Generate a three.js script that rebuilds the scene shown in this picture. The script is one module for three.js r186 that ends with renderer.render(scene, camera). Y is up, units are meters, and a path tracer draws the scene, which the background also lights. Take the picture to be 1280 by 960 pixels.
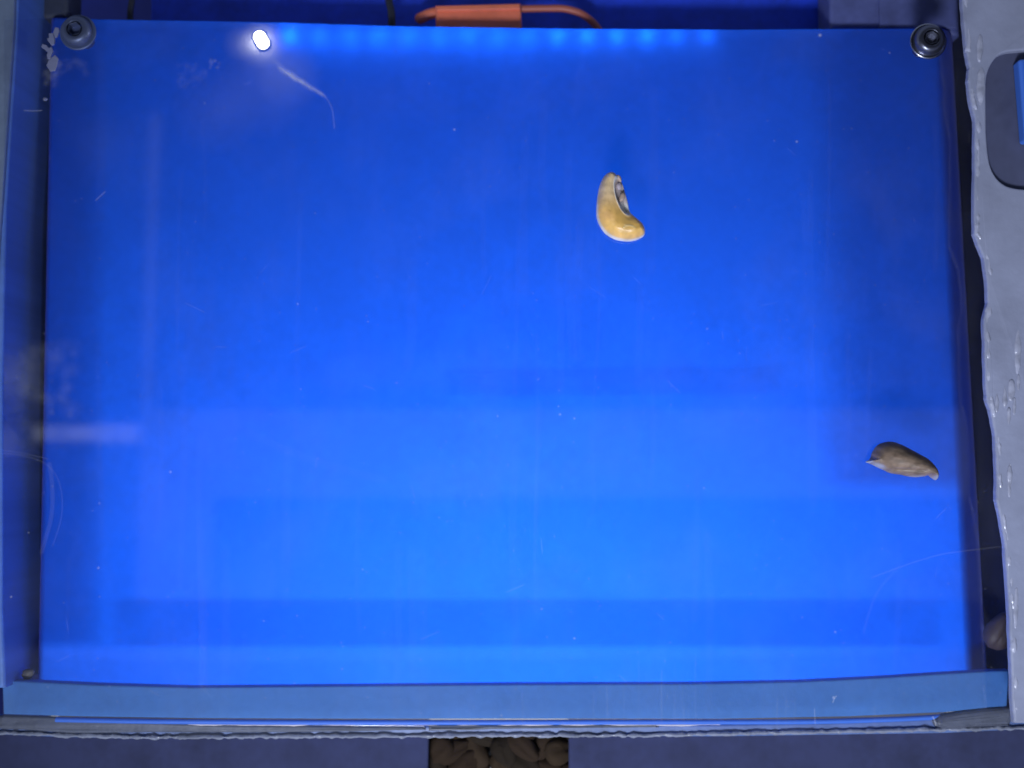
import * as THREE from 'three';
import { mergeGeometries, mergeVertices } from 'three/addons/utils/BufferGeometryUtils.js';
import { RoundedBoxGeometry } from 'three/addons/geometries/RoundedBoxGeometry.js';
import { RectAreaLightUniformsLib } from 'three/addons/lights/RectAreaLightUniformsLib.js';
import { ImprovedNoise } from 'three/addons/math/ImprovedNoise.js';

/* ---------- camera, room light, lamps, exposure ---------- */
const scene = new THREE.Scene();
const W = 1280, H = 960, DIST = 0.130, PITCH = THREE.MathUtils.degToRad(4.5);
const camera = new THREE.PerspectiveCamera(THREE.MathUtils.radToDeg(2 * Math.atan(0.048 / DIST)), W / H, 0.01, 20);
camera.position.set(0, DIST * Math.cos(PITCH), DIST * Math.sin(PITCH));
camera.up.set(0, 0, -1);
camera.lookAt(0, 0, 0);
camera.updateMatrixWorld(true);
camera.focus = 0.1235;
camera.userData.fStop = 18;

scene.background = new THREE.Color().setRGB(0.19, 0.23, 0.325);       // the dim room around the device
const renderer = new THREE.WebGLRenderer({ antialias: true });
renderer.toneMapping = THREE.LinearToneMapping;
renderer.toneMappingExposure = 1.0;
renderer.shadowMap.enabled = true;

const COOL = new THREE.Color().setRGB(0.90, 0.96, 1.10);
const lampLight = (pos, aim, power, angle, penumbra, soft) => {
  const s = new THREE.SpotLight(COOL, power, 0, angle, penumbra, 2);
  s.name = 'work_lamp_light'; s.position.set(...pos); s.target.position.set(...aim);
  s.castShadow = true; s.shadow.radius = soft; s.shadow.camera.near = 0.01; s.shadow.camera.far = 1;
  scene.add(s, s.target);
  return s;
};
const LAMP_AT = [-0.03, 0.20, 0.15], LAMP_AIM = [0.015, 0, 0.022];
lampLight(LAMP_AT, LAMP_AIM, 0.215, 0.5, 1.0, 1.4);
// the lamp inside the light box, under the blue panel
const BACK_AT = [0.003, -0.070, 0.036], BACK_SIZE = [0.07, 0.02];
RectAreaLightUniformsLib.init();
const backLight = new THREE.RectAreaLight(new THREE.Color().setRGB(0.95, 1, 1.0), 35, ...BACK_SIZE);
backLight.name = 'backlight'; backLight.position.set(...BACK_AT); backLight.lookAt(BACK_AT[0], 1, BACK_AT[2]); scene.add(backLight);

/* ---------- helpers ---------- */
const noise = new ImprovedNoise();
let seed = 7;
const rnd = () => { seed = (seed + 0x6d2b79f5) | 0; let t = Math.imul(seed ^ (seed >>> 15), 1 | seed); t = (t + Math.imul(t ^ (t >>> 7), 61 | t)) ^ t; return ((t ^ (t >>> 14)) >>> 0) / 4294967296; };
const rr = (a, b) => a + (b - a) * rnd();
const mm = 0.001;
const fbm = (x, y, z = 0, o = 4) => { let s = 0, a = 0.5; for (let i = 0; i < o; i++) { s += a * noise.noise(x, y, z + i * 7.3); x *= 2.03; y *= 2.03; a *= 0.5; } return s; };
// the point of the level y = h that shows at a photograph pixel
const _v = new THREE.Vector3();
function at(px, py, h = 0) {
  _v.set(px / W * 2 - 1, 1 - py / H * 2, 0.5).unproject(camera).sub(camera.position);
  const t = (h - camera.position.y) / _v.y;
  return new THREE.Vector3().copy(camera.position).addScaledVector(_v, t);
}
const names = {};
function numbered(n) { const k = (names[n] = (names[n] ?? -1) + 1); return k ? `${n}_${String(k).padStart(3, '0')}` : n; }
function shade(o) { o.castShadow = true; o.receiveShadow = true; return o; }
function mesh(name, g, m, parent) { const o = shade(new THREE.Mesh(g, m)); o.name = parent ? name : numbered(name); (parent ?? scene).add(o); return o; }
function thing(name, label, category, pos = new THREE.Vector3(), group) {
  const o = new THREE.Group(); o.name = numbered(name); o.position.copy(pos); scene.add(o);
  return tag(o, label, category, group);
}
function tag(o, label, category, group) { o.userData.label = label; o.userData.category = category; if (group) o.userData.group = group; return o; }
function struct(o) { o.userData.kind = 'structure'; return o; }
// a flat piece whose upper outline passes through the pixels, top at height h
function slab(px, h, thick, bevel = 0.3 * mm, origin) {
  const s = new THREE.Shape(px.map(([x, y]) => { const p = at(x, y, h); if (origin) p.sub(origin); return new THREE.Vector2(p.x, -p.z); }));
  const g = new THREE.ExtrudeGeometry(s, { depth: thick - 2 * bevel, bevelEnabled: bevel > 0, bevelThickness: bevel, bevelSize: bevel, bevelOffset: -bevel, bevelSegments: 3, curveSegments: 4 });
  g.rotateX(-Math.PI / 2); g.translate(0, h - thick + bevel - (origin ? origin.y : 0), 0);
  return g;
}
function wobble(g, amp, freq, off = 0) {          // small unevenness of the surface
  const p = g.attributes.position, n = g.attributes.normal;
  for (let i = 0; i < p.count; i++) {
    const x = p.getX(i), y = p.getY(i), z = p.getZ(i), d = amp * fbm(x * freq + off, z * freq, y * freq, 3);
    p.setXYZ(i, x + n.getX(i) * d, y + n.getY(i) * d, z + n.getZ(i) * d);
  }
  g.computeVertexNormals(); return g;
}
function planarUV(g, scale = 1) {                 // metres across the top
  const p = g.attributes.position, uv = new Float32Array(p.count * 2);
  for (let i = 0; i < p.count; i++) { uv[2 * i] = p.getX(i) * scale; uv[2 * i + 1] = -p.getZ(i) * scale; }
  g.setAttribute('uv', new THREE.BufferAttribute(uv, 2)); return g;
}
function tex(w, h, f, srgb, repeat) {
  const d = new Uint8Array(w * h * 4);
  for (let y = 0; y < h; y++) for (let x = 0; x < w; x++) { const c = f(x / w, y / h), i = (y * w + x) * 4; for (let k = 0; k < 3; k++) d[i + k] = Math.max(0, Math.min(255, Math.round(255 * c[k]))); d[i + 3] = 255; }
  const t = new THREE.DataTexture(d, w, h); t.magFilter = THREE.LinearFilter; t.minFilter = THREE.LinearFilter; t.wrapS = t.wrapT = THREE.RepeatWrapping;
  if (srgb) t.colorSpace = THREE.SRGBColorSpace;
  if (repeat) t.repeat.set(repeat, repeat);
  t.needsUpdate = true; return t;
}
// grain that tiles, for colour and relief
const tile = (f) => (u, v) => { const a = f(u, v), b = f(u - 1, v), c = f(u, v - 1), d = f(u - 1, v - 1), s = (t) => t * t * (3 - 2 * t), x = s(u), y = s(v); return (a * (1 - x) + b * x) * (1 - y) + (c * (1 - x) + d * x) * y; };
const soft = tile((u, v) => fbm(u * 9, v * 9, 1.3, 5)), fine = tile((u, v) => fbm(u * 40, v * 40, 5.1, 3));
const tone = (amp, ampFine) => tex(512, 512, (u, v) => { const k = 0.90 + amp * soft(u, v) + ampFine * fine(u, v); return [k, k, k]; }, false, 1 / 0.05);
const relief = tex(512, 512, (u, v) => { const k = 0.5 + 0.55 * soft(u, v) + 0.3 * fine(u, v); return [k, k, k]; }, false, 1 / 0.03);
const toneSoft = tone(0.16, 0.12), toneRough = tone(0.45, 0.25), toneMid = tone(0.32, 0.06);
const lin = (r, g, b) => new THREE.Color().setRGB(r, g, b);
const std = (c, o = {}) => new THREE.MeshStandardMaterial({ color: c, roughness: 0.6, ...o });
const phys = (c, o = {}) => new THREE.MeshPhysicalMaterial({ color: c, roughness: 0.6, ...o });

const M = {
  panel: phys(lin(0.0055, 0.112, 0.82), { roughness: 1, transmission: 0.86, thickness: 0, specularIntensity: 0.3, map: toneSoft }),
  clear: phys(lin(0.95, 0.96, 1), { roughness: 0.05, transmission: 1, thickness: 0, ior: 1.49 }),
  navy: std(lin(0.007, 0.020, 0.24), { roughness: 0.5, map: toneRough }),
  navyWall: std(lin(0.12, 0.24, 0.62), { roughness: 0.45, map: toneRough }),
  rear: std(lin(0.02, 0.085, 0.90), { roughness: 0.6, map: toneRough }),
  grey: std(lin(0.20, 0.26, 0.38), { roughness: 0.42, map: toneRough, bumpMap: relief, bumpScale: 0.00012 }),
  rail: std(lin(0.305, 0.33, 0.455), { roughness: 0.42, map: toneMid, bumpMap: relief, bumpScale: 0.00009 }),
  dark: std(lin(0.012, 0.014, 0.035), { roughness: 0.8 }),
  shadedRecess: std(lin(0.075, 0.085, 0.16), { roughness: 0.6, map: toneRough }),
  slate: std(lin(0.030, 0.037, 0.10), { roughness: 0.95, map: toneRough }),
  bracket: std(lin(0.095, 0.115, 0.30), { roughness: 0.6, map: toneRough }),
  black: std(lin(0.015, 0.017, 0.03), { roughness: 0.5 }),
  strip: phys(lin(0.042, 0.17, 0.46), { roughness: 0.75, map: toneSoft, bumpMap: relief, bumpScale: 0.0001 }),
  edge: phys(lin(0.03, 0.15, 0.62), { roughness: 0.55 }),
  railGlue: phys(lin(0.40, 0.42, 0.54), { roughness: 0.24, map: toneRough, bumpMap: relief, bumpScale: 0.0002 }),
  glue: phys(lin(0.34, 0.37, 0.48), { roughness: 0.3, transmission: 0.35, thickness: 0, map: toneRough, bumpMap: relief, bumpScale: 0.0002 }),
  residue: phys(lin(0.085, 0.095, 0.135), { roughness: 0.5, map: toneRough, bumpMap: relief, bumpScale: 0.0002 }),
  steel: std(lin(0.45, 0.46, 0.52), { roughness: 0.24, metalness: 1 }),
  steelDark: std(lin(0.15, 0.16, 0.22), { roughness: 0.3, metalness: 0.9 }),
  orange: std(lin(0.82, 0.20, 0.10), { roughness: 0.5, map: toneSoft }),
  blueBlock: std(lin(0.05, 0.16, 0.62), { roughness: 0.5 }),
};

/* ---------- setting: floor of the device, side wall, front plate ---------- */
const FLOOR = -95 * mm;
{
  const g = new THREE.PlaneGeometry(0.5, 0.5, 1, 1); g.rotateX(-Math.PI / 2); g.translate(0, FLOOR, 0);
  struct(mesh('floor', planarUV(g), M.navy));
}
// grey left wall of the pit, its blue inner side facing the panel
{
  const t = thing('side_wall', 'grey topped blue side wall of the box along the left edge', 'wall');
  t.userData.kind = 'structure';
  mesh('wall_face', planarUV(slab([[-60, -60], [24, -60], [21, 40], [14, 150], [7, 260], [2, 480], [2, 760], [6, 860], [-60, 865]], -1.5 * mm, 24 * mm, 0.4 * mm)), M.navyWall, t);
  mesh('top_edge', planarUV(slab([[-60, -60], [19, -60], [17, 30], [9, 150], [3, 240], [-3, 330], [-6, 480], [-60, 480]], -0.9 * mm, 1.2 * mm, 0.25 * mm)), M.grey, t);
}

/* ---------- blue panel: thin plastic sheet with rounded, turned-down side ---------- */
const PANEL = -8 * mm;
{
  const t = thing('blue_panel', 'glowing blue plastic panel filling the frame under the clear sheet', 'panel');
  const topPts = [[58, 22], [127, 24.5], [345, 28], [500, 33], [700, 36], [920, 37.5], [1040, 36.5], [1172, 36]];
  const yTop = (x) => { for (let i = 1; i < topPts.length; i++) if (x <= topPts[i][0]) { const [a, b] = [topPts[i - 1], topPts[i]]; return a[1] + (b[1] - a[1]) * Math.max(0, (x - a[0]) / (b[0] - a[0])); } return 36; };
  const NU = 60, NV = 60, rows = [];
  const fold = (r, turn, flat, n) => { const o = []; for (let i = 1; i <= n; i++) { const a = turn * i / n; o.push([r * Math.sin(a), -r * (1 - Math.cos(a)), a]); } const e = o[n - 1]; o.push([e[0] + flat * Math.cos(turn), e[1] - flat * Math.sin(turn), turn]); return o; };
  const right = fold(3.2 * mm, 1.12, 1.3 * mm, 8), left = fold(0.9 * mm, 1.0, 0.3 * mm, 5);
  const th = 0.8 * mm, P = [], Q = [];
  for (let j = 0; j <= NV; j++) {
    const v = j / NV, row = [], n = [];
    const push = (p, a) => { row.push(p.clone()); n.push(new THREE.Vector3(Math.sin(a), Math.cos(a), 0)); };
    const xl = THREE.MathUtils.lerp(70, 53, v), xr = THREE.MathUtils.lerp(1170, 1215, v);
    const L = at(xl, THREE.MathUtils.lerp(yTop(xl), 880, v), PANEL), R = at(xr, THREE.MathUtils.lerp(yTop(xr), 880, v), PANEL);
    for (const [dx, dy, a] of [...left].reverse()) push(new THREE.Vector3(L.x - dx, PANEL + dy, L.z), -a);
    for (let i = 0; i <= NU; i++) { const x = THREE.MathUtils.lerp(xl, xr, i / NU), p = at(x, THREE.MathUtils.lerp(yTop(x), 880, v), PANEL); p.y += 0.0002 * fbm(p.x * 20, p.z * 20, 3, 2); push(p, 0); }
    for (const [dx, dy, a] of right) push(new THREE.Vector3(R.x + dx, PANEL + dy, R.z), a);
    P.push(row); Q.push(row.map((p, i) => p.clone().addScaledVector(n[i], -th)));
  }
  const nc = P[0].length, nr = NV + 1, pos = [], idx = [], under = [];
  for (const S of [P, Q]) for (const row of S) for (const p of row) pos.push(p.x, p.y, p.z);
  const id = (s, j, i) => s * nr * nc + j * nc + i;
  for (let j = 0; j < NV; j++) for (let i = 0; i < nc - 1; i++) { idx.push(id(0, j, i), id(0, j + 1, i), id(0, j, i + 1), id(0, j, i + 1), id(0, j + 1, i), id(0, j + 1, i + 1)); under.push(id(1, j, i), id(1, j, i + 1), id(1, j + 1, i), id(1, j, i + 1), id(1, j + 1, i + 1), id(1, j + 1, i)); }
  const edge = (a, b) => idx.push(id(0, ...a), id(0, ...b), id(1, ...a), id(1, ...a), id(0, ...b), id(1, ...b));
  for (let i = 0; i < nc - 1; i++) { edge([0, i], [0, i + 1]); edge([NV, i + 1], [NV, i]); }
  for (let j = 0; j < NV; j++) { edge([j + 1, 0], [j, 0]); edge([j, nc - 1], [j + 1, nc - 1]); }
  const g = new THREE.BufferGeometry(); g.setAttribute('position', new THREE.Float32BufferAttribute(pos, 3)); g.setIndex([...idx, ...under]); g.addGroup(0, idx.length, 0); g.addGroup(idx.length, under.length, 1); g.computeVertexNormals();
  mesh('sheet', planarUV(g), [M.panel, M.clear], t);     // dyed face over a clear back
}

/* ---------- light box under the panel: housing and its lamp ---------- */
{
  const t = thing('light_box', 'grey lined housing under the blue panel that lights it from below', 'light box');
  const inner = std(lin(0.14, 0.14, 0.16), { roughness: 0.8 }), q = [[72, 36], [1165, 42], [1207, 905], [57, 905]].map(([x, y]) => at(x, y, PANEL)), top = PANEL - 1.1 * mm, deep = top - FLOOR - 3 * mm;
  for (let i = 0; i < 4; i++) {
    const a = q[i], b = q[(i + 1) % 4], l = a.distanceTo(b);
    const o = mesh('housing_wall', new THREE.BoxGeometry(l, deep, 0.4 * mm), inner, t); o.position.copy(a).add(b).multiplyScalar(0.5); o.position.y = top - deep / 2; o.rotation.y = -Math.atan2(b.z - a.z, b.x - a.x);
  }
  const grey = phys(lin(0.74, 0.74, 0.76), { roughness: 0, transmission: 1, thickness: 0, specularIntensity: 0.2 });  // added unseen tinted panes, shaped to dim bands of the backlight
  mesh('dimming_pane', slab([[50, 30], [162, 30], [160, 400], [158, 800], [48, 800]], PANEL - 4 * mm, 0.4 * mm, 0.05 * mm), grey, t);
  mesh('dimming_pane', slab([[985, 42], [1168, 46], [1190, 625], [1002, 625]], PANEL - 6.5 * mm, 0.4 * mm, 0.05 * mm), grey, t);
  const thin = grey.clone(); thin.color = lin(0.86, 0.87, 0.88); const faint = grey.clone(); faint.color = lin(0.93, 0.93, 0.94);
  mesh('dimming_pane', slab([[166, 749], [1150, 749], [1150, 804], [166, 804]], PANEL - 2.4 * mm, 0.3 * mm, 0.05 * mm), thin, t);
  mesh('dimming_pane', slab([[560, 478], [960, 474], [960, 505], [560, 508]], PANEL - 2.4 * mm, 0.3 * mm, 0.05 * mm), faint, t);
  const e = mesh('lamp_panel', new THREE.BoxGeometry(BACK_SIZE[0], 2 * mm, BACK_SIZE[1]), std(lin(0.8, 0.8, 0.8), { emissive: lin(0.95, 1, 1), emissiveIntensity: 2 }), t); e.position.set(BACK_AT[0], BACK_AT[1] - 1.2 * mm, BACK_AT[2]);
}

/* ---------- LED strip under the rear edge of the panel ---------- */
{
  const t = thing('led_strip', 'row of blue glowing LEDs along the top edge of the panel', 'LED strip');
  const y = PANEL - 3.4 * mm;
  mesh('strip_board', planarUV(slab([[330, 44], [920, 50], [920, 72], [330, 66]], y - 0.7 * mm, 0.6 * mm, 0.1 * mm)), std(lin(0.5, 0.5, 0.5)), t);
  const g = new RoundedBoxGeometry(1.0 * mm, 0.4 * mm, 1.0 * mm, 2, 0.12 * mm), m = std(lin(0.6, 0.6, 0.6), { emissive: lin(0.6, 0.9, 1), emissiveIntensity: 16 }), mDim = m.clone(); mDim.emissiveIntensity = 9;
  let k = 0;
  for (let x = 362; x < 900; x += 37.2, k++) {
    const p = at(x, 45.5, PANEL); p.y = PANEL - (k > 8 || k === 0 ? 1.15 * mm : 1.6 * mm);
    const o = mesh('led', g, k > 12 ? mDim : m, t); o.position.copy(p);
    const l = new THREE.PointLight(lin(0.75, 0.95, 1.1), k === 0 ? 0.0000085 : k > 8 ? 0.0000068 * (k > 12 ? 0.65 : 1) : 0.000011, 0, 2); l.position.set(0, 0.1 * mm, 0); l.castShadow = true; l.shadow.radius = 0.015; l.name = 'led_light'; o.add(l);
  }
}

/* ---------- clear sheet with dust, smears and scratches ---------- */
const dust = (() => {
  const w = 2048, h = 1536, c = document.createElement('canvas'); c.width = w; c.height = h;
  const x = c.getContext('2d'); x.fillStyle = '#fff'; x.fillRect(0, 0, w, h);
  const k = w / 1400, S = (a) => `rgba(0,0,0,${a})`;                 // the canvas is 140 x 105 mm of the sheet
  const on = (px, py) => { const p = at(px, py, 0); return [(p.x / 0.14 + 0.5) * w, (p.z / 0.105 + 0.5) * h]; };
  const blob = (px, py, r, a, sx = 1, sy = 1, rot = 0) => { x.save(); x.translate(...on(px, py)); x.rotate(rot); x.scale(sx, sy); const g = x.createRadialGradient(0, 0, 0, 0, 0, r * k); g.addColorStop(0, S(a)); g.addColorStop(0.5, S(a * 0.5)); g.addColorStop(1, S(0)); x.fillStyle = g; x.beginPath(); x.arc(0, 0, r * k, 0, 7); x.fill(); x.restore(); };
  const line = (pts, wd, a) => { x.strokeStyle = S(a); x.lineWidth = wd * k; x.lineCap = 'round'; x.beginPath(); const q = pts.map((p) => on(...p)); x.moveTo(...q[0]); for (let i = 1; i < q.length - 1; i++) x.quadraticCurveTo(...q[i], (q[i][0] + q[i + 1][0]) / 2, (q[i][1] + q[i + 1][1]) / 2); x.lineTo(...q[q.length - 1]); x.stroke(); };
  // fine dust everywhere
  for (let i = 0; i < 1100; i++) blob(rr(0, 1280), rr(20, 925), rr(0.7, 1.8), rr(0.02, 0.09));
  for (let i = 0; i < 60; i++) blob(rr(0, 1280), rr(20, 925), rr(1.0, 2.0), rr(0.05, 0.14));
  // long faint wipe marks down the sheet
  for (let i = 0; i < 70; i++) { const X = rr(0, 1280), Y = rr(20, 700); line([[X, Y], [X + rr(-6, 6), Y + 90], [X + rr(-6, 6), Y + rr(120, 320)]], rr(3, 12), rr(0.002, 0.007)); }
  for (let i = 0; i < 26; i++) { const X = rr(560, 1240), Y = rr(820, 900); line([[X, Y], [X + rr(-1, 1), Y + 20], [X, 915]], rr(0.8, 2.5), rr(0.006, 0.025)); }
  for (let i = 0; i < 30; i++) { const X = rr(60, 1240), Y = rr(60, 880), a = rr(0, 6.3), l = rr(6, 26); line([[X, Y], [X + Math.cos(a) * l, Y + Math.sin(a) * l]], rr(0.5, 0.9), rr(0.03, 0.08)); }
  // curved scratch, its glint and nearby haze painted in below the glare capsule
  for (let i = 0; i < 60; i++) { const u = i / 60, X = 346 + 60 * u, Y = 80 + 40 * Math.pow(u, 0.85); blob(X + rr(-2, 2), Y + rr(-2, 2), rr(4, 8) * (1 - 0.3 * u), 0.10 * Math.min(1, 0.15 + u * 2.2) * (1 - 0.5 * u) * rr(0.4, 1.2), 1.6, 0.7, 0.65); }
  line([[350, 84], [360, 93], [380, 105], [402, 117]], 1.6, 0.06);
  line([[402, 117], [415, 128], [418, 160]], 2, 0.06);
  blob(327, 55, 34, 0.07); blob(300, 55, 24, 0.05); blob(362, 95, 46, 0.05); blob(330, 110, 70, 0.035);
  for (let i = 0; i < 40; i++) blob(240 + rr(-18, 18), 95 + rr(-14, 14), rr(2, 7), 0.018);
  for (let i = 0; i < 20; i++) blob(268 + rr(-6, 6), 80 + rr(-6, 6), rr(1.5, 4), 0.035);
  blob(270, 140, 60, 0.025);
  // milky patches at the left and beside the bolt
  for (let i = 0; i < 60; i++) blob(62 + rr(-34, 34), 480 + rr(-50, 40), rr(3, 16), 0.018);
  for (let i = 0; i < 50; i++) blob(14 + rr(-24, 34), 505 + rr(-60, 60), rr(14, 36), 0.011);
  for (let i = 0; i < 24; i++) blob(64 + rr(-8, 8), 84 + rr(-20, 24), rr(3, 8), 0.035);
  for (let i = 0; i < 24; i++) blob(88 + rr(-18, 22), 82 + rr(-8, 10), rr(3, 9), 0.025);
  line([[-4, 566], [40, 568], [74, 592], [80, 640], [66, 682]], 1.6, 0.03); line([[0, 562], [30, 566], [60, 574]], 0.8, 0.06);
  line([[62, 580], [70, 630], [52, 690]], 5, 0.03);
  line([[1090, 722], [1160, 695], [1210, 688], [1262, 682]], 1.5, 0.032); line([[1080, 790], [1090, 745], [1120, 712]], 3, 0.015);
  line([[120, 250], [131, 240]], 2, 0.09); line([[30, 138], [42, 139], [52, 138]], 1, 0.22);
  line([[310, 540], [360, 565], [420, 585], [480, 600]], 9, 0.004);  // faint curve painted in for the shadowy reflection of a cable
  for (const [X, Y, r, a] of [[568, 162, 2.2, 0.5], [372, 380, 1.8, 0.4], [700, 518, 2.2, 0.4], [718, 523, 2, 0.35], [698, 508, 1.5, 0.35], [622, 520, 1.8, 0.3], [213, 590, 2.4, 0.4], [123, 710, 2.2, 0.45], [14, 746, 2, 0.5], [1025, 44, 3, 0.75], [1006, 18, 2.6, 0.4], [56, 124, 3, 0.8], [996, 177, 2.2, 0.5], [1112, 66, 2, 0.3], [460, 402, 1.6, 0.3], [880, 610, 1.8, 0.3], [1042, 872, 2.4, 0.45], [718, 798, 2, 0.4], [1044, 790, 2, 0.3], [968, 176, 1.5, 0.3]]) blob(X, Y, r, a * 0.5);
  // a thin uneven film of dust, with fine grain
  const im = x.getImageData(0, 0, w, h), GW = 257, GH = 193, grid = new Float32Array(GW * GH);
  for (let b = 0; b < GH; b++) for (let a = 0; a < GW; a++) grid[b * GW + a] = fbm(a * 0.045, b * 0.045, 11, 5) + 0.35 * fbm(a * 0.4, b * 0.08, 17, 2);
  for (let yy = 0; yy < h; yy++) for (let xx = 0; xx < w; xx++) {
    const u = xx / 8, v = yy / 8, a = u | 0, b = v | 0, fu = u - a, fv = v - b, g0 = grid[b * GW + a] * (1 - fu) + grid[b * GW + a + 1] * fu, g1 = grid[(b + 1) * GW + a] * (1 - fu) + grid[(b + 1) * GW + a + 1] * fu;
    const film = Math.max(0, 0.001 + 0.02 * (g0 + (g1 - g0) * fv)) + 0.014 * rnd() * rnd(), o = (yy * w + xx) * 4, val = im.data[o] * (1 - film) + rnd() - 0.5;
    im.data[o] = im.data[o + 1] = im.data[o + 2] = Math.max(0, Math.min(255, Math.round(val)));
  }
  x.putImageData(im, 0, 0);
  line([[1041, 878], [1043, 872], [1046, 870]], 1.2, 0.16); line([[1018, 886], [1019, 905]], 1, 0.12); line([[1166, 896], [1170, 903], [1170, 915]], 1.4, 0.25);
  const t = new THREE.CanvasTexture(c); t.flipY = true; t.wrapS = t.wrapT = THREE.ClampToEdgeWrapping; return t;
})();
{
  const outline = [[4, 24], [60, 22], [127, 24.5], [345, 28], [500, 33], [700, 36], [920, 37.5], [1040, 36.5], [1216, 36], [1222, 60], [1228, 120], [1234, 240], [1240, 330], [1246, 420], [1252, 500], [1258, 570], [1264, 640], [1270, 720], [1276, 850], [1279, 905], [1000, 914], [640, 919], [240, 921], [100, 918], [2, 914]];
  const clean = phys(lin(0.97, 0.98, 1), { roughness: 0.055, transmission: 1, thickness: 0, ior: 1.49, specularIntensity: 0 });
  const dusty = phys(lin(0.93, 0.94, 0.97), { roughness: 0.055, transmission: 1, thickness: 0, ior: 1.70, transmissionMap: dust });
  const g = slab(outline, 0, 3 * mm, 0.15 * mm);                        // dusty upper face, clean rest
  const p = g.attributes.position, uv = new Float32Array(p.count * 2), top = [], rest = [];
  for (let i = 0; i < p.count; i++) { uv[2 * i] = p.getX(i) / 0.14 + 0.5; uv[2 * i + 1] = 0.5 - p.getZ(i) / 0.105; }
  for (let i = 0; i < p.count; i += 3) (Math.min(p.getY(i), p.getY(i + 1), p.getY(i + 2)) > -0.01 * mm ? top : rest).push(i, i + 1, i + 2);
  g.setAttribute('uv', new THREE.BufferAttribute(uv, 2));
  g.setIndex([...rest, ...top]); g.clearGroups(); g.addGroup(0, rest.length, 0); g.addGroup(rest.length, top.length, 1);
  tag(mesh('acrylic_sheet', g, [clean, dusty]), 'clear dusty acrylic sheet lying over the blue panel, screwed at the top corners', 'acrylic sheet');
}

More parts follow.
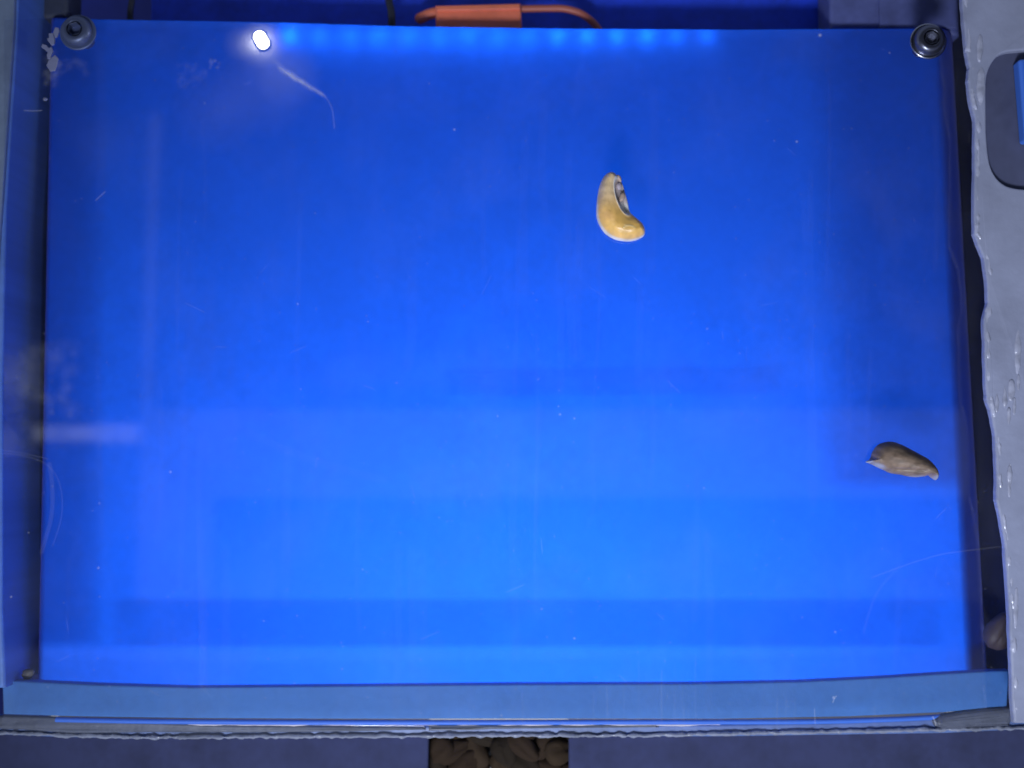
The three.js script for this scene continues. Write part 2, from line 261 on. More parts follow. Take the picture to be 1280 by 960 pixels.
/* ---------- right rail with its ragged glued edge ---------- */
const railEdge = [[1203, -60], [1203, 0], [1206, 40], [1208, 62], [1212, 84], [1210, 100], [1213, 122], [1219, 150], [1219, 200], [1218, 240], [1218, 292], [1223, 306], [1230, 322], [1234, 350], [1235, 378], [1230, 398], [1231, 430], [1232, 470], [1233, 498], [1238, 512], [1244, 545], [1246, 590], [1246, 625], [1252, 655], [1256, 680], [1259, 720], [1262, 770], [1264, 830], [1266, 880], [1268, 905]];
{
  const t = thing('side_rail', 'grey plastic rail with ragged glued edge along the right side', 'rail');
  const top = 4 * mm, dense = [];
  for (let i = 0; i < railEdge.length - 1; i++) for (let k = 0; k < 6; k++) { const u = k / 6, a = railEdge[i], b = railEdge[i + 1], y = a[1] + (b[1] - a[1]) * u; dense.push([a[0] + (b[0] - a[0]) * u + 1.4 * fbm(y * 0.09, 2.2, 0, 3), y]); }
  // body with an oblong pocket cut into it
  const sh = (px, h) => px.map(([x, y]) => { const p = at(x, y, h); return new THREE.Vector2(p.x, -p.z); });
  const s = new THREE.Shape(sh([...dense, [1268, 904], [1330, 905], [1420, 905], [1420, -60]], top));
  const round = (pts) => new THREE.CatmullRomCurve3(pts.map(([x, y]) => new THREE.Vector3(x, y, 0)), true, 'centripetal').getPoints(70).map((v) => [v.x, v.y]);
  s.holes.push(new THREE.Path(sh(round([[1250, 68], [1290, 62], [1380, 62], [1390, 150], [1380, 238], [1290, 237], [1256, 231], [1240, 212], [1234, 180], [1233, 130], [1235, 90]]), top)));
  const bv = 0.25 * mm, g = new THREE.ExtrudeGeometry(s, { depth: 1.1 * mm - 2 * bv, bevelEnabled: true, bevelThickness: bv, bevelSize: bv, bevelOffset: -bv, bevelSegments: 3 });
  g.rotateX(-Math.PI / 2); g.translate(0, top - 1.1 * mm + bv, 0);
  mesh('rail_plate', planarUV(wobble(g, 0.0001, 260)), M.rail, t);
  // body under the plate, set back from its edge
  const back = [[1252, -60], [1262, 100], [1276, 320], [1292, 560], [1304, 905]], fl = new THREE.Shape(sh([...back, [1420, 905], [1420, -60]], top - 1.2 * mm));
  fl.holes.push(new THREE.Path(sh([[1268, 60], [1395, 56], [1395, 244], [1276, 240], [1272, 200], [1268, 130]], top - 1.2 * mm)));
  const fg = new THREE.ExtrudeGeometry(fl, { depth: 26 * mm, bevelEnabled: false }); fg.rotateX(-Math.PI / 2); fg.translate(0, top - 27.2 * mm, 0);
  mesh('rail_body', planarUV(fg), M.dark, t);  // near-black colour paints the shade in the gap under the rail
  mesh('pocket_floor', planarUV(slab([[1222, 50], [1400, 50], [1400, 250], [1226, 250]], 3.1 * mm, 0.5 * mm, 0.05 * mm)), M.shadedRecess, t);  // floor colour kept dark to paint the shade inside the pocket
  // bead of hot glue along the edge: an uneven rope
  const pts = dense.map(([x, y], i) => at(x + 3.2 + 2.5 * fbm(i * 0.31, 9), y, top - 0.3 * mm + 0.4 * mm * fbm(i * 0.17, 4)));
  const bead = new THREE.TubeGeometry(new THREE.CatmullRomCurve3(pts), 500, 0.3 * mm, 10, false);
  mesh('glue_edge', planarUV(wobble(bead, 0.0005, 520, 3)), M.railGlue, t);
  // wrinkled blobs of glue on the top face
  for (const [x, y, r, a, b, c] of [[1264, 488, 0.6, 0.7, 0.3, 2.2], [1256, 496, 0.5, 0.5, 0.35, 2.6], [1268, 508, 0.5, 0.4, 0.35, 2.2], [1246, 504, 0.5, 0.5, 0.3, 2.4], [1261, 520, 0.4, 0.5, 0.3, 2.6], [1273, 478, 0.4, 0.5, 0.3, 2.4], [1226, 108, 0.55, 1, 0.4, 4.5], [1272, 440, 0.5, 0.8, 0.35, 5.5], [1225, 60, 0.5, 0.8, 0.4, 3.6], [1262, 600, 0.4, 0.7, 0.3, 5], [1270, 760, 0.4, 0.7, 0.3, 6]]) {
    const q = wobble(new THREE.SphereGeometry(1, 28, 18).scale(r * a * mm, r * b * mm, r * c * mm), 0.0003, 700, x);
    const o = mesh('glue_blob', planarUV(q), M.railGlue, t); o.position.copy(at(x, y, top + 0.02 * mm)); o.rotation.y = -0.06;
  }
}
{
  const t = thing('plastic_block', 'blue block seated in the pocket of the grey rail', 'block', at(1290, 130, 3.1 * mm));
  const g = new RoundedBoxGeometry(4.8 * mm, 1.8 * mm, 10.4 * mm, 3, 0.4 * mm);
  const o = mesh('body', g, M.blueBlock, t); o.position.set(0.3 * mm, 0.9 * mm, 0); o.rotation.y = 0.04;
  const lid = mesh('rim', new RoundedBoxGeometry(4.2 * mm, 0.5 * mm, 9.4 * mm, 2, 0.2 * mm), M.blueBlock, t); lid.position.set(0.5 * mm, 1.9 * mm, 0); lid.rotation.y = 0.04;
}

/* ---------- front edge: bent strip, glue, front plates, hopper window ---------- */
{
  const top = [[2, 850], [60, 853], [120, 856], [240, 859], [400, 857.5], [640, 855.5], [860, 854.5], [1000, 852], [1100, 847], [1180, 842], [1240, 838.5], [1262, 838]];
  const bot = [[1259, 884], [1180, 891], [1060, 896], [900, 899], [640, 898.5], [400, 899], [240, 898], [100, 896], [4, 893]];
  const t = thing('front_strip', 'curved grey blue plastic strip across the front edge below the panel', 'strip');
  mesh('strip_body', planarUV(wobble(slab([...top, ...bot], -3.6 * mm, 1.6 * mm, 0.25 * mm), 0.00012, 160)), M.strip, t);
  const lip = new THREE.TubeGeometry(new THREE.CatmullRomCurve3([[70, 899.5], [180, 901.5], [300, 902.5], [420, 903], [640, 903], [820, 902.5], [900, 902.5], [1040, 901.5], [1160, 897], [1250, 890]].map(([x, y]) => at(x, y, -3.9 * mm))), 120, 0.32 * mm, 8);
  mesh('bright_lip', lip, M.edge, t);
}
{
  const t = thing('front_ledge', 'pale blue ledge with a rough whitish rim along the front edge', 'ledge');
  mesh('ledge_bar', planarUV(wobble(slab([[-40, 893], [2, 897], [100, 902], [300, 908], [640, 907], [900, 906], [1060, 903], [1180, 898], [1320, 892], [1320, 910], [1180, 917], [900, 921], [640, 920.5], [300, 922], [160, 924], [60, 921], [-40, 917]], -4.6 * mm, 2 * mm, 0.25 * mm), 0.00012, 200)), phys(lin(0.10, 0.16, 0.36), { roughness: 0.45, map: toneRough, bumpMap: relief, bumpScale: 0.0001 }), t);
  const glint = new THREE.TubeGeometry(new THREE.CatmullRomCurve3([[235, 905.5], [300, 906], [430, 905.6], [560, 905.2], [700, 905.4], [860, 906], [900, 905]].map(([x, y]) => at(x, y, -3.9 * mm))), 120, 0.11 * mm, 6);
  mesh('edge_glint', wobble(glint, 0.0003, 300), phys(lin(0.62, 0.56, 0.58), { roughness: 0.3 }), t);  // pale thread that paints the glint of the chipped edge
  const rim = []; for (let x = -20; x <= 1300; x += 2) rim.push(at(x, (x < 160 ? 917 + (x + 20) * 0.035 : x < 640 ? 923.2 - (x - 160) * 0.005 : 920.8 - Math.max(0, x - 800) * 0.02) - 1.8 + 1.3 * fbm(x * 0.05, 3.3, 0, 5), -4.35 * mm));
  mesh('rough_rim', planarUV(wobble(new THREE.TubeGeometry(new THREE.CatmullRomCurve3(rim), 1300, 0.26 * mm, 8), 0.0004, 900, 5)), M.glue, t);
}
function residue(name, label, outline, h, thick) {
  const g = wobble(slab(outline, h, thick, 0.4 * thick), 0.0003, 320, outline[0][0]);
  return tag(mesh(name, planarUV(g), M.residue), label, 'glue');
}
residue('glue_smear', 'long dull grey glue smear on the front ledge, at its left end', [[-20, 894], [60, 896], [110, 899], [180, 902], [300, 907], [420, 908], [530, 909], [532, 913], [420, 915.5], [300, 916.5], [190, 916], [90, 917], [30, 913], [-20, 911]], -3.9 * mm, 0.8 * mm);
residue('glue_smear', 'short dark glue patch above the grain window on the front ledge', [[536, 906.5], [640, 906.8], [820, 906], [824, 909], [700, 911], [612, 912], [590, 914], [536, 914]], -3.95 * mm, 0.7 * mm);
residue('glue_smear', 'pale lump of dried glue beside the rail foot', [[1168, 902], [1180, 894], [1206, 890], [1240, 886], [1266, 884], [1268, 896], [1262, 908], [1214, 911], [1188, 913], [1172, 909]], -3.0 * mm, 1.6 * mm);
{
  const t = thing('front_plate', 'dark slate front plate below the ledge, around the grain window', 'plate');
  t.userData.kind = 'structure';
  mesh('plate', planarUV(slab([[-120, 900], [536, 900], [533, 1060], [-120, 1060]], -9 * mm, 2 * mm, 0.3 * mm)), M.slate, t);
  mesh('plate', planarUV(slab([[711, 900], [1420, 900], [1420, 1060], [712, 1060]], -9 * mm, 2 * mm, 0.3 * mm)), M.slate, t);
}
function grainShape(len, wid, thk, s) {
  const g = mergeVertices(new THREE.SphereGeometry(1, 22, 16)), p = g.attributes.position;
  for (let i = 0; i < p.count; i++) {
    let x = p.getX(i), y = p.getY(i), z = p.getZ(i);
    const taper = 1 - 0.28 * x, n = 1 + 0.22 * fbm(x * 1.4 + s, y * 1.4, z * 1.4 + s, 3);
    p.setXYZ(i, x * len * n, y * thk * taper * n - (z * z < 0.05 && y > 0 ? thk * 0.12 : 0), z * wid * taper * n);
  }
  g.computeVertexNormals(); return g;
}
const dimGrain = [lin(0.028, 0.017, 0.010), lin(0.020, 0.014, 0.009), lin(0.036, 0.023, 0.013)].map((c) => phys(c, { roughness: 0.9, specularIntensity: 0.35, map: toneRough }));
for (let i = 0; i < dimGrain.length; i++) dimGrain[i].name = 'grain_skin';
{
  const shapes = [grainShape(2.5 * mm, 1.7 * mm, 1.3 * mm, 1), grainShape(2.2 * mm, 1.8 * mm, 1.4 * mm, 5), grainShape(2.7 * mm, 1.5 * mm, 1.2 * mm, 9)];
  const tray = mesh('grain_tray', planarUV(slab([[520, 890], [728, 890], [728, 1060], [520, 1060]], -15.5 * mm, 1 * mm, 0.1 * mm)), M.black); tag(tray, 'dark tray bottom under the heap of brown kernels', 'tray');
  let k = 0;
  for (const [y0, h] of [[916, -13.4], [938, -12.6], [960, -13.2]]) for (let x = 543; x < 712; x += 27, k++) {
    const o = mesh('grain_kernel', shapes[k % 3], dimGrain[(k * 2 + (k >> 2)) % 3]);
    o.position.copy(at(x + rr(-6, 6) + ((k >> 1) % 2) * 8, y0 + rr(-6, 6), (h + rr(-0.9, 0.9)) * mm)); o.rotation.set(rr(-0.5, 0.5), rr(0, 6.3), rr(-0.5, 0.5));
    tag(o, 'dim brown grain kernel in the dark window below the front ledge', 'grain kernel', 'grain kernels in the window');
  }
}

/* ---------- behind the rear edge: brackets, orange plug and lead, cables ---------- */
struct(mesh('rear_wall', planarUV(slab([[188, -120], [1034, -120], [1034, 80], [188, 80]], -16 * mm, 4 * mm, 0.3 * mm)), M.rear));
{
  const t = thing('rear_bracket', 'grey plastic bracket behind the right screw', 'bracket');
  mesh('bracket_body', planarUV(slab([[1036, -80], [1197, -80], [1200, 44], [1192, 44], [1180, 36], [1038, 36]], -9.5 * mm, 6 * mm, 0.5 * mm)), M.bracket, t);
  mesh('raised_rib', planarUV(slab([[1098, -80], [1196, -80], [1196, 35], [1100, 35]], -9.1 * mm, 0.8 * mm, 0.15 * mm)), M.bracket, t);
  const u = thing('rear_bracket', 'dim grey bracket in the corner behind the left screw', 'bracket');
  mesh('bracket_body', planarUV(slab([[30, -80], [86, -80], [84, 12], [80, 20], [58, 22], [46, 22], [34, 10]], -9 * mm, 5 * mm, 0.5 * mm)), std(lin(0.05, 0.06, 0.095), { map: toneRough }), u);
}
{
  const t = thing('orange_plug', 'orange cable plug lying behind the rear edge of the panel', 'plug', at(597, 18, -12 * mm));
  const y = -12 * mm, O = t.position.clone(), loc = (px, py, h) => at(px, py, h).sub(O);
  mesh('housing', slab([[544, 6], [651, 3], [653, 48], [545, 48]], y + 1.5 * mm, 3.4 * mm, 0.4 * mm, O), M.orange, t);
  mesh('latch', slab([[546, 7], [650, 4.5], [650, 11], [546, 13]], y + 1.9 * mm, 0.7 * mm, 0.15 * mm, O), M.orange, t);
  const nub = new THREE.TubeGeometry(new THREE.CatmullRomCurve3([loc(548, 15, y), loc(536, 18, y), loc(525, 23, y - 0.4 * mm)]), 12, 0.75 * mm, 10); mesh('strain_relief', nub, M.orange, t);
  const tip = new THREE.SphereGeometry(0.75 * mm, 12, 10); tip.translate(...loc(525, 23, y - 0.4 * mm).toArray()); mesh('tip', tip, M.orange, t);
  const lead = new THREE.TubeGeometry(new THREE.CatmullRomCurve3([[650, 11], [680, 10.5], [706, 11], [726, 17], [742, 29], [752, 44], [758, 70]].map(([a, b]) => loc(a, b, y))), 60, 0.5 * mm, 10);
  mesh('lead', lead, std(lin(0.42, 0.11, 0.07), { roughness: 0.5 }), t);
}
for (const [label, pts, r] of [['thick black cable descending behind the rear edge near the left corner', [[166, -40], [165, 0], [163, 14], [164, 50]], 0.42], ['thin black cable end standing left of the orange plug', [[484, -40], [486, 0], [489, 14], [490, 50]], 0.55]]) {
  const c = new THREE.TubeGeometry(new THREE.CatmullRomCurve3(pts.map(([x, y]) => at(x, y, -11 * mm))), 40, r * mm, 10);
  tag(mesh('black_cable', c, M.black), label, 'cable');
}

/* ---------- screws at the top corners ---------- */
function makeScrew(name, label, px, py, r, metal, dull) {
  const t = thing(name, label, 'screw', at(px, py, 0));
  const L = (pts, m, n = 48) => new THREE.LatheGeometry(pts.map(([a, b]) => new THREE.Vector2(a * r, b * r)), n);
  mesh('washer', L([[0.5, 0.0], [1.16, 0.0], [1.2, 0.04], [1.18, 0.1], [1.1, 0.13], [0.5, 0.13]]), dull, t);
  // button head with a six-sided socket sunk into it
  const h = L([[0.98, 0.12], [1.0, 0.2], [0.98, 0.34], [0.92, 0.5], [0.82, 0.62], [0.7, 0.68], [0.56, 0.69], [0.52, 0.66]]);
  mesh('head', h, metal, t);
  const s = new THREE.Shape(), q = new THREE.Path(); s.absarc(0, 0, 0.54 * r, 0, 7); for (let i = 0; i < 6; i++) q[i ? 'lineTo' : 'moveTo'](0.42 * r * Math.cos(i * Math.PI / 3 + 0.3), 0.42 * r * Math.sin(i * Math.PI / 3 + 0.3)); q.closePath(); s.holes.push(q);
  const ring = new THREE.ExtrudeGeometry(s, { depth: 0.42 * r, bevelEnabled: true, bevelSize: 0.03 * r, bevelThickness: 0.03 * r, bevelOffset: -0.03 * r, bevelSegments: 2 }); ring.rotateX(-Math.PI / 2); ring.translate(0, 0.22 * r, 0);
  mesh('socket_wall', ring, metal, t);
  mesh('socket_floor', new THREE.CylinderGeometry(0.46 * r, 0.46 * r, 0.08 * r, 24).translate(0, 0.2 * r, 0), dull, t);
  mesh('shank', new THREE.CylinderGeometry(0.5 * r, 0.5 * r, 2.9 * mm, 20).translate(0, -1.4 * mm, 0), metal, t);
  return t;
}
makeScrew('screw', 'dull worn screw in the corner, ringed by white chips', 98, 41, 1.95 * mm, std(lin(0.10, 0.125, 0.22), { roughness: 0.45, metalness: 0.6 }), std(lin(0.09, 0.12, 0.24), { roughness: 0.5, metalness: 0.5 }));
const screw2 = makeScrew('screw', 'dark shiny screw with a bright rim beside the grey rail', 1160, 52, 1.95 * mm, M.steelDark, M.steel);
screw2.rotation.z = 0.02;
// chips of white glue beside the left screw
{
  const t = thing('white_chips', 'flaky white glue chips beside the dull screw', 'glue chips', at(62, 56, 0));
  const m = phys(lin(0.27, 0.29, 0.46), { roughness: 0.6, transmission: 0.25, thickness: 0, bumpMap: relief, bumpScale: 0.0002 });
  const k = 6.856, P = (a) => a.map(([x, y]) => [x / k, y / k]), O = t.position.clone();
  for (const [a, h] of [[[[470, 232], [500, 236], [508, 262], [488, 312], [470, 322], [462, 296], [452, 284]], 0.22], [[[418, 284], [452, 282], [468, 330], [462, 372], [440, 388], [412, 352], [400, 330], [418, 322]], 0.28], [[[362, 374], [398, 386], [418, 412], [440, 400], [452, 430], [436, 470], [428, 500], [406, 502], [400, 470], [408, 446], [352, 400]], 0.24], [[[396, 560], [420, 508], [470, 470], [500, 500], [488, 560], [470, 606], [430, 612]], 0.1], [[[372, 842], [394, 838], [406, 848], [392, 858], [374, 856]], 0.2]])
    mesh('chip', planarUV(slab(P(a), h * mm, h * mm + 0.02 * mm, 0.06 * mm, O)), m, t);
}

/* ---------- glowing capsule added in place of the white glare near the top left ---------- */
{
  const p = at(327, 50.5, 0.1 * mm), t = thing('glare_capsule', 'small glowing capsule added in place of a white glare at the start of the blue light row', 'glare capsule', p);
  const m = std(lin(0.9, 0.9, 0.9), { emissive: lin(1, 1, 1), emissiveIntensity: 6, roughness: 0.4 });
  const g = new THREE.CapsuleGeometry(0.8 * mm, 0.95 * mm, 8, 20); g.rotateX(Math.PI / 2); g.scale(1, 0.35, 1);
  const o = mesh('glow_body', g, m, t); o.rotation.y = 0.52; o.position.y = 0.15 * mm;
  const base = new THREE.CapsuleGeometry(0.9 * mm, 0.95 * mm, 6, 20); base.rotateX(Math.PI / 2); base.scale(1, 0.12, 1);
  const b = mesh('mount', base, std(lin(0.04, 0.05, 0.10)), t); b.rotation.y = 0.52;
  const l = new THREE.PointLight(lin(1, 1, 1.05), 0.00025, 0, 2); l.position.set(0, 0.35 * mm, 0); l.castShadow = true; l.shadow.radius = 0.03; l.name = 'glare_capsule_light'; t.add(l);
}

/* ---------- kernels ---------- */
// a solid of the given outline, domed over its spine; f gives extra height (mm) and colour at each point
function kernelSolid(outline, spine, height, pow, f) {
  const c = new THREE.CatmullRomCurve3(outline.map((p) => p.clone()), true, 'centripetal'), N = 220, R = 44, o = c.getSpacedPoints(N).slice(0, N);
  const sp = new THREE.CatmullRomCurve3(spine).getSpacedPoints(200);
  let near = o.map((p) => { let b = 0, d = 1e9; sp.forEach((q, i) => { const e = p.distanceToSquared(q); if (e < d) { d = e; b = i; } }); return b; });
  for (let it = 0; it < 14; it++) near = near.map((b, i) => (near[(i + N - 1) % N] + 2 * b + near[(i + 1) % N]) / 4);
  const foot = near.map((b) => sp[Math.round(b)]);
  const pos = [], col = [], idx = [], put = (p, y, c3) => { pos.push(p.x, y, p.z); col.push(c3.r, c3.g, c3.b); };
  for (const side of [1, -1]) for (let r = 0; r <= R; r++) for (let i = 0; i < N; i++) {
    const t = r / R, p = o[i].clone().lerp(foot[i], t), w = Math.pow(Math.sin(Math.min(1, t) * Math.PI / 2), pow), q = f(p, t, foot[i]);
    put(p, side > 0 ? height * (0.26 + 0.74 * w) + q.h * Math.min(1, t * 5) : height * 0.26 * (1 - w), q.c);
  }
  const id = (s, r, i) => s * (R + 1) * N + r * N + (i % N);
  for (let s = 0; s < 2; s++) for (let r = 0; r < R; r++) for (let i = 0; i < N; i++) {
    const a = id(s, r, i), b = id(s, r, i + 1), d = id(s, r + 1, i), e = id(s, r + 1, i + 1);
    if (s) idx.push(a, b, d, b, e, d); else idx.push(a, d, b, b, d, e);
  }
  const g = new THREE.BufferGeometry(); g.setAttribute('position', new THREE.Float32BufferAttribute(pos, 3)); g.setAttribute('color', new THREE.Float32BufferAttribute(col, 3)); g.setIndex(idx);
  const m = mergeVertices(g, 1e-6); m.computeVertexNormals();
  const area = m.attributes.normal; let up = 0; for (let i = 0; i < 400; i++) up += area.getY(N * 20 + i); if (up < 0) { const k = m.index.array; for (let i = 0; i < k.length; i += 3) [k[i], k[i + 1]] = [k[i + 1], k[i]]; m.computeVertexNormals(); }
  return m;
}
const smooth = THREE.MathUtils.smoothstep;
const inEllipse = (X, Y, cx, cy, a, b, rot) => { const dx = X - cx, dy = Y - cy, c = Math.cos(rot), s = Math.sin(rot); return Math.hypot((dx * c + dy * s) / a, (-dx * s + dy * c) / b); };
const mixc = (a, b, t) => a.clone().lerp(b, t);
{
  const Z = 7.385, px = (x, y) => [720 + x / Z, 190 + y / Z], O = at(...px(380, 520), 0), loc = (x, y) => at(...px(x, y), 0.9 * mm).sub(O).setY(0);
  const t = thing('grain_kernel', 'amber crescent grain kernel with a chipped pale hollow, lying alone on the panel', 'grain kernel', O);
  const back = (p) => { const v = p.clone().add(O).setY(0.9 * mm).project(camera); return [((v.x + 1) / 2 * W - 720) * Z, ((1 - v.y) / 2 * H - 190) * Z]; };
  const outline = [[320, 185], [362, 200], [398, 248], [428, 288], [455, 370], [478, 450], [502, 552], [560, 610], [610, 655], [636, 705], [632, 765], [585, 800], [505, 822], [430, 820], [350, 800], [270, 750], [215, 670], [192, 600], [190, 500], [203, 380], [225, 290], [265, 215]].map((p) => loc(...p));
  const spine = [[322, 240], [296, 330], [288, 430], [300, 540], [345, 640], [430, 712], [520, 730], [572, 722]].map((p) => loc(...p));
  const amber = lin(0.75, 0.44, 0.11), honey = lin(0.74, 0.52, 0.23), pale = lin(0.62, 0.52, 0.36), white = lin(0.70, 0.69, 0.66), brown = lin(0.42, 0.35, 0.33), tan = lin(0.55, 0.41, 0.26);
  const g = kernelSolid(outline, spine, 2.5 * mm, 0.62, (p, tt) => {
    const [X, Y] = back(p), n = fbm(X * 0.012, Y * 0.012, 2, 4);
    let c = mixc(tan, amber, smooth(Y, 330, 620)); c = mixc(c, honey, 0.5 * (1 - smooth(Math.abs(X - 280), 0, 90)) * (1 - smooth(Y, 300, 480)));
    c = mixc(c, lin(0.70, 0.40, 0.17), smooth(1 - inEllipse(X, Y, 290, 610, 110, 70, 0.5), 0, 0.9) * 0.5);
    c = mixc(c, pale, smooth(0.22 - tt, 0, 0.2) * 0.75);
    c = mixc(c, white, smooth(0.17 - tt, 0, 0.14) * 0.7 * (Y > 480 ? 1 : 0.3));  // skin edge whitened more low down, painting the lit rim
    c.multiplyScalar(1 + 0.5 * n);
    const cav = inEllipse(X, Y, 428, 420, 66, 165, -0.28);
    const k = smooth(1.15 - cav, 0, 0.35); let h = -0.75 * mm * k;
    const rim = 1 - smooth(Math.abs(cav - 1.08), 0, 0.2);
    c = mixc(c, mixc(brown, white, smooth(Y, 440, 520)), smooth(1.05 - cav, 0, 0.25)); c = mixc(c, white, 0.85 * rim);
    h += 0.12 * mm * rim;
    const arc = Math.abs(inEllipse(X, Y, 475, 760, 62, 58, 0) - 1), arcOn = (Y < 730 ? 1 : 0) * (1 - smooth(arc, 0.05, 0.22));
    c = mixc(c, lin(0.74, 0.6, 0.32), arcOn * 0.55); h += 0.07 * mm * arcOn; h += 0.16 * mm * n;
    return { h, c };
  });
  const skin = phys(lin(1, 1, 1), { vertexColors: true, roughness: 0.42, clearcoat: 0.2, clearcoatRoughness: 0.35 });
  mesh('kernel_body', g, skin, t);
  const nod = phys(lin(0.40, 0.34, 0.38), { roughness: 0.6 }), nod2 = phys(lin(0.40, 0.30, 0.25), { roughness: 0.5 });
  for (const [x, y, rx, rz, rot, m] of [[396, 332, 0.36, 0.52, 0.1, nod], [420, 424, 0.34, 0.55, -0.3, nod2], [392, 258, 0.24, 0.5, 0.5, nod2]]) { const o = mesh('floury_lump', wobble(new THREE.SphereGeometry(1, 20, 14).scale(rx * mm, 0.32 * mm, rz * mm), 0.00025, 900, x), m, t); o.position.copy(loc(x, y)).setY(1.45 * mm); o.rotation.y = rot; }
}
{
  const Z = 9.143, px = (x, y) => [1060 + x / Z, 530 + y / Z], O = at(...px(620, 430), 0), loc = (x, y) => at(...px(x, y), 0.8 * mm).sub(O).setY(0);
  const t = thing('grain_kernel', 'dull brown pointed grain kernel beside the right edge of the panel', 'grain kernel', O);
  const back = (p) => { const v = p.clone().add(O).setY(0.8 * mm).project(camera); return [((v.x + 1) / 2 * W - 1060) * Z, ((1 - v.y) / 2 * H - 530) * Z]; };
  const outline = [[203, 432], [240, 412], [262, 378], [278, 325], [335, 245], [420, 208], [520, 203], [620, 238], [720, 288], [830, 348], [920, 400], [985, 470], [1015, 540], [1022, 600], [1004, 642], [962, 622], [915, 588], [875, 598], [780, 608], [690, 600], [600, 580], [480, 560], [400, 524], [330, 492], [262, 458]].map((p) => loc(...p));
  const spine = [[330, 400], [400, 370], [520, 380], [640, 425], [760, 470], [880, 520], [950, 560]].map((p) => loc(...p));
  const grey = lin(0.19, 0.134, 0.096), dark = lin(0.155, 0.110, 0.072), pale = lin(0.30, 0.30, 0.32), tan = lin(0.22, 0.15, 0.11);
  const g = kernelSolid(outline, spine, 2.6 * mm, 0.7, (p, tt) => {
    const [X, Y] = back(p), n = fbm(X * 0.010, Y * 0.016, 7, 4);
    let c = mixc(dark, grey, smooth(Y - 0.45 * (X - 500), 240, 390)); c = mixc(c, tan, 0.6 * smooth(X, 800, 960));
    c.multiplyScalar(1 + 0.9 * n);
    c = mixc(c, pale, smooth(1 - inEllipse(X, Y, 335, 478, 120, 34, 0.42), 0, 0.9)); c = mixc(c, pale, smooth(1 - inEllipse(X, Y, 800, 604, 190, 22, 0), 0, 0.7) * 0.7); c = mixc(c, pale, smooth(1 - inEllipse(X, Y, 985, 610, 46, 60, -0.5), 0, 0.8)); c = mixc(c, pale, smooth(1 - inEllipse(X, Y, 225, 432, 50, 26, 0), 0, 0.7));
    const groove = 1 - smooth(Math.abs(Y - (520 + 0.05 * (X - 600))), 0, 26); const on = smooth(X, 480, 560) * (1 - smooth(X, 800, 880));
    return { h: (0.07 * n - 0.2 * groove * on) * mm, c };
  });
  mesh('kernel_body', g, phys(lin(1, 1, 1), { vertexColors: true, roughness: 0.48 }), t);
}
// broken pieces that slipped beside the panel
{
  const o = mesh('grain_kernel', grainShape(2.6 * mm, 1.7 * mm, 1.5 * mm, 3), std(lin(0.065, 0.042, 0.036), { map: toneRough })); o.position.copy(at(1250, 788, -5 * mm)); o.rotation.set(0.2, 1.2, 0.1);
  tag(o, 'brown grain kernel wedged between the panel and the rail', 'grain kernel');
  const q = mesh('grain_kernel', grainShape(0.9 * mm, 0.7 * mm, 0.6 * mm, 6), std(lin(0.10, 0.085, 0.08), { map: toneRough })); q.position.copy(at(36, 842, -5 * mm)); q.rotation.set(0.3, 0.5, 0.2);
  tag(q, 'tiny grain crumb at the left end of the front strip', 'grain crumb');
}

/* ---------- above the frame: lamp head, added boards and status light ---------- */
{
  const t = thing('work_lamp', 'round lamp head shining onto the panel from the front', 'lamp', new THREE.Vector3(...LAMP_AT));
  const body = new THREE.LatheGeometry([[0, 0.034], [0.016, 0.032], [0.030, 0.022], [0.036, 0.004], [0.035, 0.003], [0.029, 0.020], [0.0, 0.031]].map(([a, b]) => new THREE.Vector2(a, b)), 48);
  const pivot = new THREE.Vector3(...LAMP_AIM).sub(t.position).normalize(), q = new THREE.Quaternion().setFromUnitVectors(new THREE.Vector3(0, -1, 0), pivot); t.quaternion.copy(q);
  mesh('shade', body, M.black, t);
  mesh('bulb', new THREE.SphereGeometry(0.025, 24, 16), std(lin(0.9, 0.9, 0.9), { emissive: lin(0.9, 0.96, 1.1), emissiveIntensity: 1.5 }), t);
}
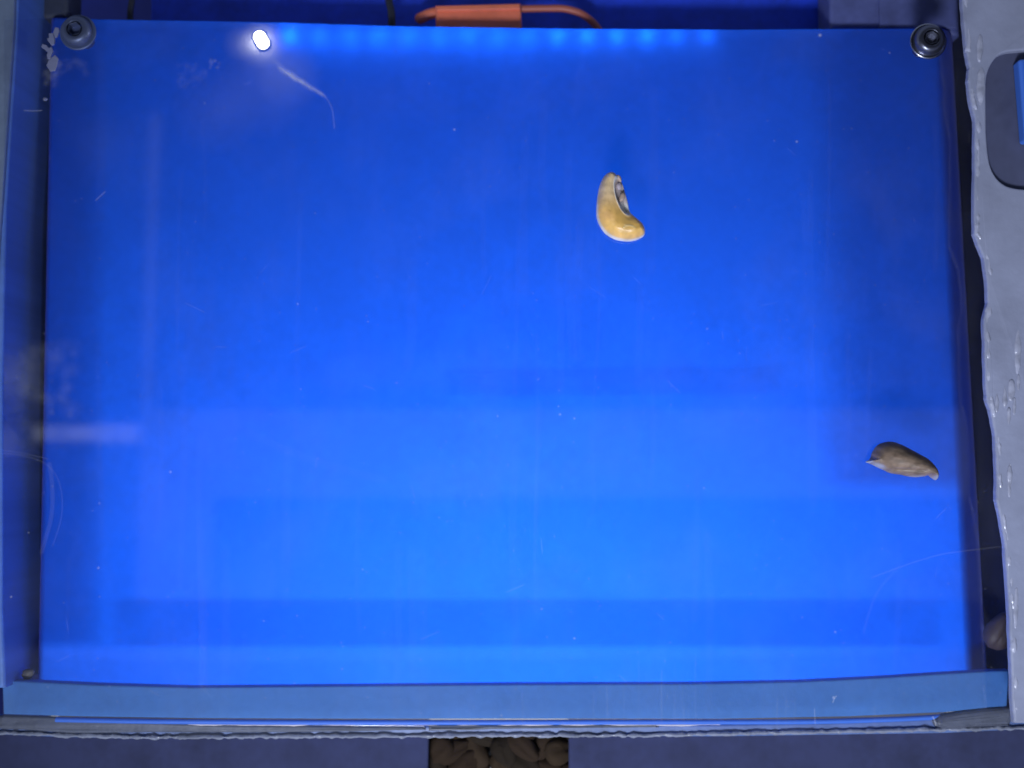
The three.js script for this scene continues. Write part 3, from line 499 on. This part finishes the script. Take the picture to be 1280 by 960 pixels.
// unseen boards added to shape mirrored bands; the room shows through their gaps
{
  const t = thing('band_boards', 'added unseen dark boards above the tray that shape the bands mirrored in the sheet', 'mirror_boards');
  t.userData.kind = 'structure';
  const y = camera.position.y + 0.006, dark = std(lin(0.02, 0.02, 0.025), { roughness: 0.9 });
  const board = (x0, x1, z0, z1) => { const o = mesh('board', new THREE.BoxGeometry((x1 - x0) * mm, 5 * mm, (z1 - z0) * mm), dark, t); o.position.set((x0 + x1) / 2 * mm, y + 4 * mm, (z0 + z1) / 2 * mm); };
  board(-200, -97, -170, 56); board(-97, -76, -170, -84); board(-76, 200, -11.2, -4.5); for (let k = 0; k < 18; k++) board(-76, 200, -11.2 - 2.1 * (k + 1), -11.2 - 2.1 * (k + 1) + 1.35 + k * 0.04); board(-76, 200, -170, -48.8);
  for (let k = 0; k < 13; k++) board(-76, 200, 18.5 + k * 2.1, 18.5 + k * 2.1 + 1.7 - k * 0.115);
  board(-97, 200, 45, 56);
  for (let x = -75, i = 0; x > -92; x -= 2.4, i++) board(x - 2.0 + i * 0.22, x, -84, -4.5);
  // ribbed status light under the left board
  const sl = thing('status_light', 'ribbed white status light under the board left of the camera', 'status light', new THREE.Vector3(-0.108, y - 1 * mm, 0.002));
  const lit = std(lin(0.7, 0.7, 0.75), { emissive: lin(0.85, 0.9, 1.1), emissiveIntensity: 0.65 }), faint = std(lin(0.7, 0.7, 0.75), { emissive: lin(0.85, 0.9, 1.1), emissiveIntensity: 0.35 });
  for (const [x0, x1, m] of [[-121.5, -120, lit], [-117.8, -116.2, lit], [-114.8, -113.8, faint], [-112.6, -106.5, lit], [-105.8, -101, faint], [-100, -93.5, faint]]) { const o = mesh('lens_rib', new THREE.BoxGeometry((x1 - x0) * mm, 1 * mm, (m === lit ? 3.4 : 5) * mm), m, sl); o.position.set((x0 + x1) / 2 * mm + 0.108, 0, 0); }
  const gl = new THREE.RectAreaLight(new THREE.Color().setRGB(0.85, 0.9, 1.1), 0.5, 0.026, 0.004); gl.name = 'status_light_glow'; gl.position.set(0, -1 * mm, 0); gl.rotation.x = -Math.PI / 2; sl.add(gl);
}
renderer.render(scene, camera);
